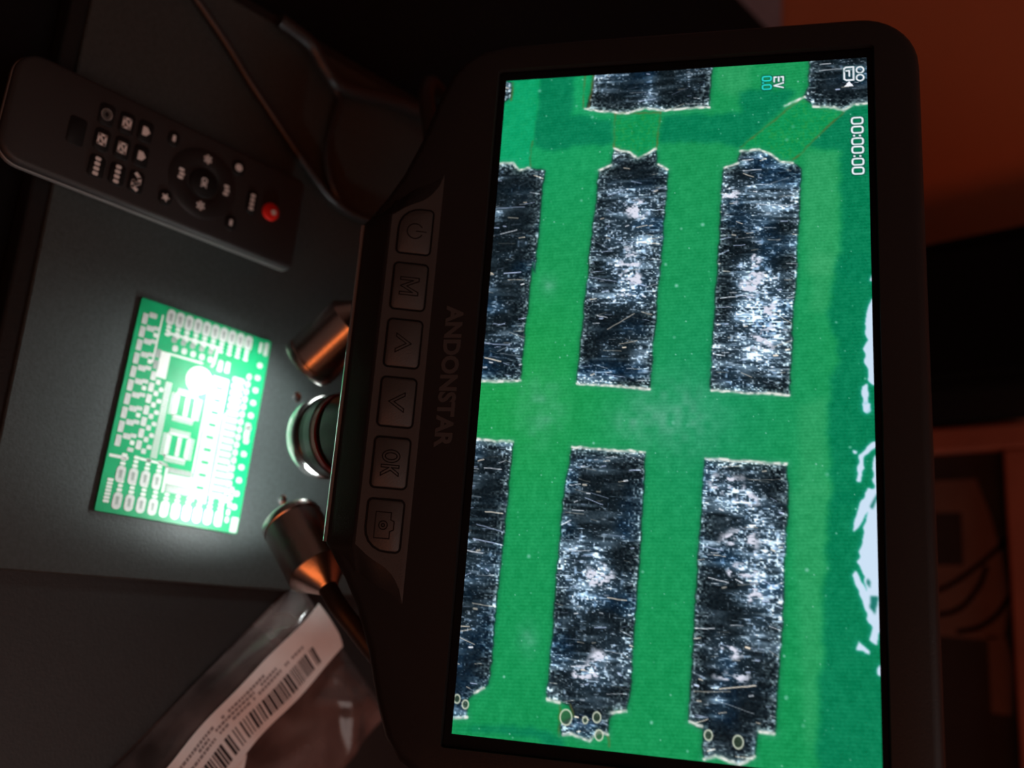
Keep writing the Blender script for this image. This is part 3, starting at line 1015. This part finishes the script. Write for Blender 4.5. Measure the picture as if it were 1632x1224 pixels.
for k in range(10):
    tombstone(2.9, 9.3 + k * 2.82, 1, k)
for k in range(4):
    tombstone(49.3, 4.7 + k * 3.45, -1, k)
for k in range(10):
    tombstone(56.4, 5.3 + k * 3.36, -1, k)
# board edge letters strip
for k in range(7):
    padpiece('printed_mark', 0.75, 1.6, 0.2, 51.3 + k * 0.95, 2.4, 'silk_white', t=0.06)
# column of three-leg chips along the lower edge
for k in range(10):
    x = 5.7 + k * 3.88
    padpiece('solder_pad', 3.1, 1.5, 0.2, x, 2.1, 'tin_pad')
    padpiece('solder_pad', 1.5, 2.2, 0.2, x - 1.6, 4.2, 'tin_pad')
    padpiece('solder_pad', 1.1, 1.7, 0.2, x + 1.75, 5.9, 'tin_pad')
    if k % 2:
        padpiece('printed_mark', 1.2, 1.2, 0.2, x - 0.2, 6.0, 'silk_white', t=0.06)
sk([[(44.9, 0.9), (44.8, 5.6)]], 0.8)
sk([[(3.2, 6.9), (17.0, 6.8)]], 0.45)
# second column of small pads
for k in range(9):
    x = 14.2 + k * 3.3
    padpiece('solder_pad', 2.5, 1.5, 0.25, x, 7.9, 'tin_dull' if k in (0, 1) else 'tin_pad')
    padpiece('solder_pad', 1.4, 1.3, 0.25, x + 1.4, 9.6, 'tin_pad') if k > 1 else None
    if k > 2:
        padpiece('solder_pad', 1.2, 1.4, 0.4, x, 10.9, 'tin_pad')
# fine comb of a connector
for k in range(44):
    padpiece('comb_finger', 0.32, 1.9, 0.05, 21.6 + k * 0.5, 12.7 - 0.0 * k, 'tin_pad', t=0.1, n=1)
padpiece('printed_block', 7.6, 3.0, 0.1, 17.0, 10.0, 'silk_white', t=0.07)
# printed frames
sk([ring(18.0, 5.6, 0.8, 9.9, 17.0)] if False else [[(7.6, 9.6), (7.2, 25.2), (12.2, 25.0), (13.2, 24.4)]], 0.7)
sk([[(13.4, 11.0), (13.2, 21.3)]], 0.6)
sk([[(44.2, 9.2), (44.3, 16.6), (45.0, 17.2), (51.8, 17.3)]], 0.7)
for k in range(5):
    padpiece('solder_pad', 1.8, 1.5, 0.5, 9.0, 11.6 + k * 2.9, 'tin_dull')
    padpiece('solder_pad', 1.8, 1.6, 0.6, 11.4, 12.4 + k * 2.8, 'tin_pad')
padpiece('solder_pad', 3.4, 1.5, 0.4, 12.4, 27.0, 'tin_pad')
padpiece('solder_pad', 3.4, 1.5, 0.4, 12.2, 29.4, 'tin_pad')
# the round pad under the brightest light and two square chip footprints
add('round_pad', *prism(circle(4.1, 32, 18.4, 21.4), -0.02, 0.12, pcb), 'tin_pad', board)
for cx, cy in ((27.0, 18.9), (38.7, 18.9)):
    for k in range(11):
        q = -2.9 + k * 0.58
        padpiece('chip_finger', 0.34, 1.6, 0.05, cx + q, cy - 4.0, 'tin_pad', n=1)
        padpiece('chip_finger', 0.34, 1.6, 0.05, cx + q, cy + 4.0, 'tin_pad', n=1)
        padpiece('chip_finger_side', 1.5, 0.34, 0.05, cx - 4.0, cy + q, 'tin_pad', n=1)
        padpiece('chip_finger_side', 1.5, 0.34, 0.05, cx + 4.0, cy + q, 'tin_pad', n=1)
    sk([ring(6.6, 6.6, 0.4, cx, cy)], 0.55)
    padpiece('solder_pad', 5.6, 1.3, 0.2, cx, cy + 0.3, 'tin_pad')
    padpiece('solder_pad', 5.6, 0.9, 0.2, cx, cy - 2.7, 'tin_pad')
    padpiece('solder_pad', 5.6, 0.9, 0.2, cx, cy + 2.9, 'tin_pad')
# connector with grey and white bars
padpiece('connector_bar', 1.5, 7.4, 0.1, 45.6, 21.3, 'tin_dull')
padpiece('printed_block', 2.7, 7.6, 0.1, 48.0, 21.5, 'silk_white', t=0.07)
padpiece('connector_bar', 2.2, 7.4, 0.1, 50.6, 21.6, 'tin_dull')
# two long rows of flat chip pads
for k in range(10):
    x = 15.4 + k * 3.72
    padpiece('solder_pad', 2.8, 5.2, 0.3, x + 1.75, 28.1, 'tin_pad')
    padpiece('solder_pad', 1.0, 1.4, 0.2, x + 3.6, 26.2, 'tin_pad')
    padpiece('solder_pad', 1.0, 1.4, 0.2, x + 3.6, 30.0, 'tin_pad')
for k in range(18):
    padpiece('solder_pad', 1.55, 4.0, 0.3, 15.0 + k * 2.06, 33.8, 'tin_pad')
for k in range(17):
    padpiece('solder_pad', 1.9, 1.6, 0.7, 13.0 + k * 2.35, 37.0, 'tin_pad')
sk([[(26.0, 31.5), (50.5, 31.5)], [(20.0, 24.9), (50.5, 24.9)]], 0.5)
sk([[(40.0, 35.9), (58.4, 36.6)]], 0.25)
for k in range(5):
    padpiece('printed_mark', 1.6, 1.1, 0.2, 47.5 + k * 2.2, 38.3, 'silk_white', t=0.06)
# rounded edge pads along the upper side
padpiece('edge_pad', 4.2, 1.3, 0.2, 3.0, 41.0, 'tin_pad')
padpiece('edge_pad', 3.4, 1.1, 0.2, 3.0, 39.0, 'tin_pad')
for k in range(12):
    padpiece('edge_pad', 1.7, 1.9, 0.7, 8.5 + k * 3.98, 39.9, 'tin_pad')
padpiece('edge_pad', 5.2, 1.8, 0.5, 29.4, 39.6, 'tin_pad')
padpiece('edge_pad', 4.4, 2.2, 0.3, 57.4, 40.9, 'tin_pad')
silk.build('silkscreen', 'silk_white', board)

# ------------------------------------------------------------------ remote control
RA = math.radians(-1.2)
REX = Vector((math.cos(RA), math.sin(RA), 0))
REY = Vector((-math.sin(RA), math.cos(RA), 0))
RC = P(-61.6, -40, 0)


def rem(a, b, h):
    return RC + REX * (a / 1000) + REY * (b / 1000) + Vector((0, 0, h / 1000))


def remw(x, y):
    """desk millimetres to the remote's own frame"""
    d = P(x, y, 0) - RC
    return d.dot(REX) * 1000, d.dot(REY) * 1000


remote = empty('remote_control', P(-61.6, -40, 0), 'slim dark grey remote control with one red button, lying left of the circuit board', 'remote control')


RINGS_LOW = [(0.05, 5.2), (1.0, 4.6), (3.2, 2.8), (5.2, 1.0), (6.2, 0.1), (6.8, -0.15), (8.0, -0.15), (8.3, 0.25)]


def remote_body(low):
    o = rrect(30.5, 86.5, 5.5, 7, (2.5, 2.5, 6.5, 6.5))
    rings = RINGS_LOW if low else [(8.2, 0.0), (8.8, 0.0), (9.4, 0.25), (9.85, 0.7), (10.0, 1.4)]
    v, f = [], []
    n = len(o)
    for h, d in rings:
        v += [rem(a, b, h) for a, b in (inset(o, d) if d else o)]
    for k in range(len(rings) - 1):
        for i in range(n):
            j = (i + 1) % n
            f.append([k * n + i, k * n + j, (k + 1) * n + j, (k + 1) * n + i])
    f.append(list(range(n))[::-1])
    f.append(list(range((len(rings) - 1) * n, len(rings) * n)))
    return v, f


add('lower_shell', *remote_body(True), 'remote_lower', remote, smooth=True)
add('upper_shell', *remote_body(False), 'remote_plastic', remote, smooth=True)


def rkey(x, y, w, h, r, kind, material='key_rubber', name='key', top=10.35):
    cx, cy = remw(x, y)
    fn = lambda a, b, hh: rem(cx + a, cy + b, hh)
    k = add(name, *prism(rrect(w, h, r, 5), 9.7, top, fn, bev=0.2), material, remote, smooth=True)
    t0, t1 = top - 0.02, top + 0.04
    if kind == 'ring':
        p = [[(1.25 * math.cos(t), 1.05 * math.sin(t)) for t in np.linspace(0, 2 * math.pi, 15)]]
        m_ = strokes(p, 0.75, fn, t0, t1)
    elif kind == 'square':
        q = [(-1.3, -0.9), (1.3, -0.9), (1.3, 0.9), (-1.3, 0.9), (-1.3, -0.9)]
        m_ = strokes([q, [(-1.2, -0.8), (1.2, 0.8)]], 0.6, fn, t0, t1)
    elif kind == 'house':
        m_ = MB().put(prism([(-1.3, -0.9), (1.3, -0.9), (1.3, 0.35), (0, 1.3), (-1.3, 0.35)], t0, t1, fn))
    elif kind == 'word':
        m_ = MB()
        for q in range(4):
            m_.put(prism([(a - 2.1 + q * 1.4, b) for a, b in rrect(1.0, 1.5, 0.35, 2)], t0, t1, fn))
    elif kind == 'turn':
        m_ = strokes([[(-2.2, -0.4), (-1.2, 0.7), (0.2, 0.8), (0.8, 0.0), (0.2, -0.8), (1.6, -0.8), (2.3, 0.4)]], 0.95, fn, t0, t1)
    elif kind == 'star':
        m_ = MB()
        pts = []
        for q in range(10):
            rr = 1.35 if q % 2 == 0 else 0.62
            pts.append((rr * math.sin(q * math.pi / 5), rr * math.cos(q * math.pi / 5)))
        m_.put(prism(pts, t0, t1, fn))
    elif kind == 'dot':
        m_ = MB().put(prism(circle(1.15, 16), t0, t1, fn))
    elif kind == 'bar':
        m_ = MB().put(prism(rrect(1.9, 0.9, 0.3, 3), t0, t1, fn))
    elif kind == 'ok':
        m_ = MB().put(text_mesh('OK', 3.2, 1.9, fn, t0, t1, bold=0.03))
    else:
        return k
    m_.build('key_symbol', 'print_white', k)
    return k


pw = rkey(-61.1, -7.7, 5.4, 5.4, 2.6, None, 'power_red', 'power_button', 11.0)
pw['label'] = 'round red power button'
add('key_symbol', *prism(circle(0.9, 14), 10.9, 11.05, lambda a, b, hh: rem(remw(-61.0, -7.0)[0] + a, remw(-61.0, -7.0)[1] + b, hh)), 'print_white', pw)
rkey(-61.8, -14.2, 7.6, 3.4, 1.5, 'word')
rkey(-70.6, -20.1, 4.8, 4.2, 1.9, 'dot')
rkey(-53.0, -19.9, 4.6, 3.6, 1.6, 'bar')
# ring of direction keys round the OK key
cxr, cyr = remw(-61.4, -30.1)
ringo = add('direction_ring', *lathe([(0.0048, 0.0098), (0.0050, 0.0102), (0.0058, 0.0105), (0.0095, 0.0105), (0.0105, 0.0101), (0.0107, 0.0097)], rem(cxr, cyr, 0), (0, 0, 1), 48, closed=False), 'key_ring', remote, smooth=True)
for x, y, kind in ((-62.0, -23.0, 'word2'), (-61.5, -37.1, 'word2'), (-68.9, -30.1, 'star'), (-54.4, -30.0, 'star')):
    cx, cy = remw(x, y)
    fn = lambda a, b, hh, cx=cx, cy=cy: rem(cx + a, cy + b, hh)
    if kind == 'star':
        m_ = strokes([[(1.2 * math.cos(t), 1.1 * math.sin(t)), (-1.2 * math.cos(t), -1.1 * math.sin(t))] for t in (0.2, 0.2 + math.pi / 3, 0.2 + 2 * math.pi / 3)], 0.55, fn, 10.4, 10.56)
    else:
        m_ = MB()
        for q in range(3):
            m_.put(prism([(a - 1.2 + q * 1.2, b + (0.2 if q % 2 else -0.1)) for a, b in rrect(0.85, 1.6, 0.3, 2)], 10.4, 10.56, fn))
    m_.build('key_symbol', 'print_white', ringo)
rkey(-61.4, -30.1, 8.6, 8.6, 4.2, 'ok', 'key_rubber', 'key', 10.7)
rkey(-70.8, -40.8, 4.6, 3.4, 1.6, 'bar')
rkey(-52.9, -40.3, 4.8, 3.8, 1.8, 'star')
kinds = (('house', 'house', 'turn'), ('square', 'square', 'word'), ('ring', 'square', 'word'))
for r_, y in enumerate((-48.9, -54.2, -59.7)):
    for c_, x in enumerate((-69.2, -61.8, -54.1)):
        rkey(x, y, 6.4, 4.2, 1.2, kinds[r_][c_])
rkey(-61.4, -66.2, 8.0, 4.6, 1.0, None, 'key_rubber', 'blank_key', 10.1)

# ------------------------------------------------------------------ bag with a barcode label, on the right of the base
BA = P(53.7, 28.1, 0)
BL = Vector((0.7226, -0.6912, 0)).normalized()
BW = Vector((0.6912, 0.7226, 0)).normalized()


def bagz(l, w):
    z = 8.3 + 0.9 * math.sin(l * 0.11 + 0.4) + 0.7 * math.sin(w * 0.19 + 1.0) + 0.5 * math.sin(l * 0.23 + w * 0.17)
    return z


def bagp(l, w, h):
    return BA + BL * (l / 1000) + BW * (w / 1000) + Vector((0, 0, (bagz(l, w) + h) / 1000))


bag = empty('plastic_bag', BA + BL * 0.045 + BW * 0.025 + Vector((0, 0, -0.002)), 'crumpled clear plastic bag with a barcode label, on the right side of the microscope base', 'plastic bag')


def film():
    random.seed(4)
    rng = np.random.default_rng(11)
    n, m_ = 72, 52
    ls = np.linspace(-3, 94, n)
    ws = np.linspace(-5.5, 52, m_)
    # crumple: sum of random sharp creases
    cre = [(rng.uniform(0, 2 * math.pi), rng.uniform(-40, 100), rng.uniform(0.5, 1.6), rng.uniform(4, 12)) for _ in range(26)]

    def cr(l, w):
        if w < 18.5:
            k = max(0.0, (w - 17.2) / 1.3) if w > 17.2 else max(0.0, (-0.5 - w) / 4.0)
        else:
            k = 1.0
        s = 0
        for a, c, h, wd in cre:
            d = l * math.cos(a) + w * math.sin(a) - c
            s += h * max(0, 1 - abs(d) / wd)
        return (s - 3.0) * 0.8 * k

    def top(l, w):
        z = bagz(l, w) + cr(l, w) - 0.35
        edge = min((l + 3), (94 - l), (w + 5.5), (52 - w)) / 5.0
        e = min(max(edge, 0), 1) ** 0.6
        return max(-1.0 + (z + 1.0) * e, -0.9)
    v, f = [], []
    for l in ls:
        sh = 2.0 * math.sin(l * 0.13) * 0.5
        for w in ws:
            p = BA + BL * (l / 1000) + BW * ((w + (0 if w > -1 else sh * 0.4)) / 1000)
            v.append((p.x, p.y, top(l, w) / 1000))
    for i in range(n - 1):
        for j in range(m_ - 1):
            f.append([i * m_ + j, (i + 1) * m_ + j, (i + 1) * m_ + j + 1, i * m_ + j + 1])
    k = len(v)
    for l in ls:
        for w in (ws[0], ws[-1]):
            p = BA + BL * (l / 1000) + BW * (w / 1000)
            v.append((p.x, p.y, -0.0019))
    for i in range(n - 1):
        f.append([k + 2 * i, k + 2 * i + 1, k + 2 * i + 3, k + 2 * i + 2])
    return v, f


add('bag_film', *film(), 'clear_film', bag, smooth=True)


def sheet(l0, l1, w0, w1, h, nl=30, nw=8, fn=bagp, cut=0.0):
    v, f = [], []
    for i in range(nl + 1):
        for j in range(nw + 1):
            l = l0 + (l1 - l0) * i / nl
            w = w0 + (w1 - w0) * j / nw
            if cut and i <= 3:
                t = j / nw
                l += cut * (1 - i / 3.0) * max(0, abs(t - 0.35) - 0.45) * 6
            v.append(fn(l, w, h))
            v.append(fn(l, w, h - 0.12))
    s = 2 * (nw + 1)
    for i in range(nl):
        for j in range(nw):
            a = i * s + 2 * j
            f.append([a, a + s, a + s + 2, a + 2])
            f.append([a + 1, a + 3, a + s + 3, a + s + 1])
    for i in range(nl):
        for j in (0, nw):
            a = i * s + 2 * j
            f.append([a, a + 1, a + s + 1, a + s])
    for i in (0, nl):
        for j in range(nw):
            a = i * s + 2 * j
            f.append([a, a + 2, a + 3, a + 1])
    return v, f


lab = add('label_sheet', *sheet(0, 88, 0, 17, 0.35, 60, 8, cut=0.8), 'paper_white', bag, smooth=True, label='white paper label with a long black barcode')
rng = np.random.default_rng(3)
bars, greys = MB(), MB()
l = 9.5
while l < 84:
    wd = float(rng.choice([0.35, 0.35, 0.6, 0.9]))
    gap = float(rng.choice([0.4, 0.4, 0.7, 1.3, 1.9], p=[0.3, 0.3, 0.2, 0.12, 0.08]))
    q = sheet(l, l + wd, 8.3, 14.6, 0.42, 1, 6)
    bars.put(q)
    l += wd + gap
bars.build('barcode', 'print_black', lab)
for row, (w, l0, l1) in enumerate(((3.0, 26, 70), (4.4, 22, 52), (5.9, 12, 66))):
    l = l0
    while l < l1:
        wd = float(rng.uniform(0.5, 1.2))
        if rng.random() < 0.8:
            greys.put(sheet(l, l + wd, w - 0.45, w + 0.45, 0.41, 1, 1))
        l += wd + 0.3
greys.build('fine_print', 'print_grey', lab)
# a second label inside the bag, half under the first
B2 = BA + BL * 0.0440 + BW * 0.0165
E2 = Vector((0.985, -0.17, 0)).normalized()
N2 = Vector((-0.17, -0.985, 0)).normalized()


def lab2(a, b, h):
    p = B2 + E2 * (a / 1000) + N2 * (b / 1000)
    d = p - BA
    return Vector((p.x, p.y, (bagz(d.dot(BL) * 1000, d.dot(BW) * 1000) + h) / 1000))


l2 = add('label_sheet', *sheet(-1, 30, -2, 11, 0.05, 12, 6, fn=lab2), 'paper_white', bag, smooth=True, label='second paper label half hidden under the barcode label')
m_ = MB()
for k in range(6):
    m_.put(sheet(3.0 + k * 1.1, 3.0 + k * 1.1 + (0.7 if k % 2 else 0.45), 2.0, 9, 0.12, 1, 3, fn=lab2))
m_.build('barcode', 'print_black', l2)

# ------------------------------------------------------------------ cables on the left of the base
c = add('cable', *tube([P(*q) for q in ((-129, -48, 1.6), (-119.2, -34.1, 1.5), (-111.5, -24.2, 1.5), (-104.6, -16.4, 1.5), (-96.3, -5.8, 1.5), (-87.8, 5.2, 1.5), (-80, 16.4, 1.5),
                                          (-76.9, 24.7, 1.5), (-76.6, 34.3, 1.5), (-79, 45, 1.5), (-84, 58, 1.5))], 0.0014, 12, 10), 'cable_black', smooth=True)
tag(c, 'thin black cable running across the mat behind the remote control', 'cable')
c = add('cable', *tube([P(*q) for q in ((-119.5, 13, 1.5), (-114.9, 17.0, 1.5), (-105, 15.5, 1.5), (-94.4, 14.8, 1.5), (-85, 17.5, 1.5), (-79.5, 22.0, 1.5))], 0.0012, 12, 8), 'cable_black', smooth=True)
tag(c, 'short black cable end bent in a shallow arc between two other cables', 'cable')
c = add('cable', *tube([P(*q) for q in ((-130, -10, 2.6), (-128, 2, 2.6), (-122.5, 9.0, 2.6), (-119.5, 15, 2.6), (-121, 25, 2.6), (-125, 40, 2.6), (-127, 57, 2.6))], 0.0025, 14, 10), 'cable_black', smooth=True)
tag(c, 'thick black cable bending round at the far left edge of the base', 'cable')

# ------------------------------------------------------------------ behind the microscope
bb = empty('black_box', (-0.1015, 0.335, DESK), 'tall black box standing against the orange wall behind the screen', 'box')
add('box_body', *box(-0.1406, -0.0625, 0.300, 0.372, DESK, 0.27, 0.004, 3), 'black_cloth', bb, smooth=True)
add('front_panel', *box(-0.134, -0.069, 0.2975, 0.301, 0.0, 0.262, 0.002, 2), 'black_cloth', bb)

def smooth_path2(pts):
    return [(q.x, q.y) for q in smooth_path([(a, b, 0) for a, b in pts], 6)]


# a framed picture leaning flat against the wall
pic = empty('framed_picture', (0.08, 0.373, DESK), 'dark picture in a reddish wooden frame behind the right half of the screen', 'picture')
X0, X1, Z0, Z1 = -0.0603, 0.2203, DESK, 0.1275
add('frame_bar', *box(X0, X0 + 0.0133, 0.365, 0.381, Z0, Z1, 0.0015), 'frame_wood', pic)
add('frame_bar', *box(X1 - 0.0133, X1, 0.365, 0.381, Z0, Z1, 0.0015), 'frame_wood', pic)
add('frame_bar', *box(X0 + 0.0133, X1 - 0.0133, 0.365, 0.381, Z1 - 0.0141, Z1, 0.0015), 'frame_wood', pic)
add('frame_bar', *box(X0 + 0.0133, X1 - 0.0133, 0.365, 0.381, Z0, Z0 + 0.0141, 0.0015), 'frame_wood', pic)
sheet_ = add('picture_sheet', *box(X0 + 0.0128, X1 - 0.0128, 0.373, 0.376, Z0 + 0.0136, Z1 - 0.0136), 'picture_dark', pic)


def flat(a, b, h):
    """picture plane: x right, z up, h out of the sheet (millimetres)"""
    return Vector((a / 1000, 0.373 - h / 1000, b / 1000))


add('printed_shape', *prism([(-32, 20), (-16, 20), (-15.5, 90), (12, 90), (13, 20), (48, 20), (49, 100), (47, 107), (30, 111), (5, 108), (-14, 104), (-33, 98)], 0.0, 0.25, flat), 'card_brown', sheet_)
add('printed_shape', *prism([(47, 100), (84, 100), (84, 109), (60, 111), (47, 108)], 0.0, 0.25, flat), 'card_brown', sheet_)
m_ = strokes([smooth_path2([(31, 60), (24, 80), (12, 97), (0, 110), (-4, 113)]), smooth_path2([(40, 60), (36, 84), (24, 96), (13, 101)]), smooth_path2([(46, 86), (43, 96), (36, 105), (24, 113)])], 2.4, flat, 0.2, 0.4)
m_.build('printed_lines', 'black_cloth', sheet_)
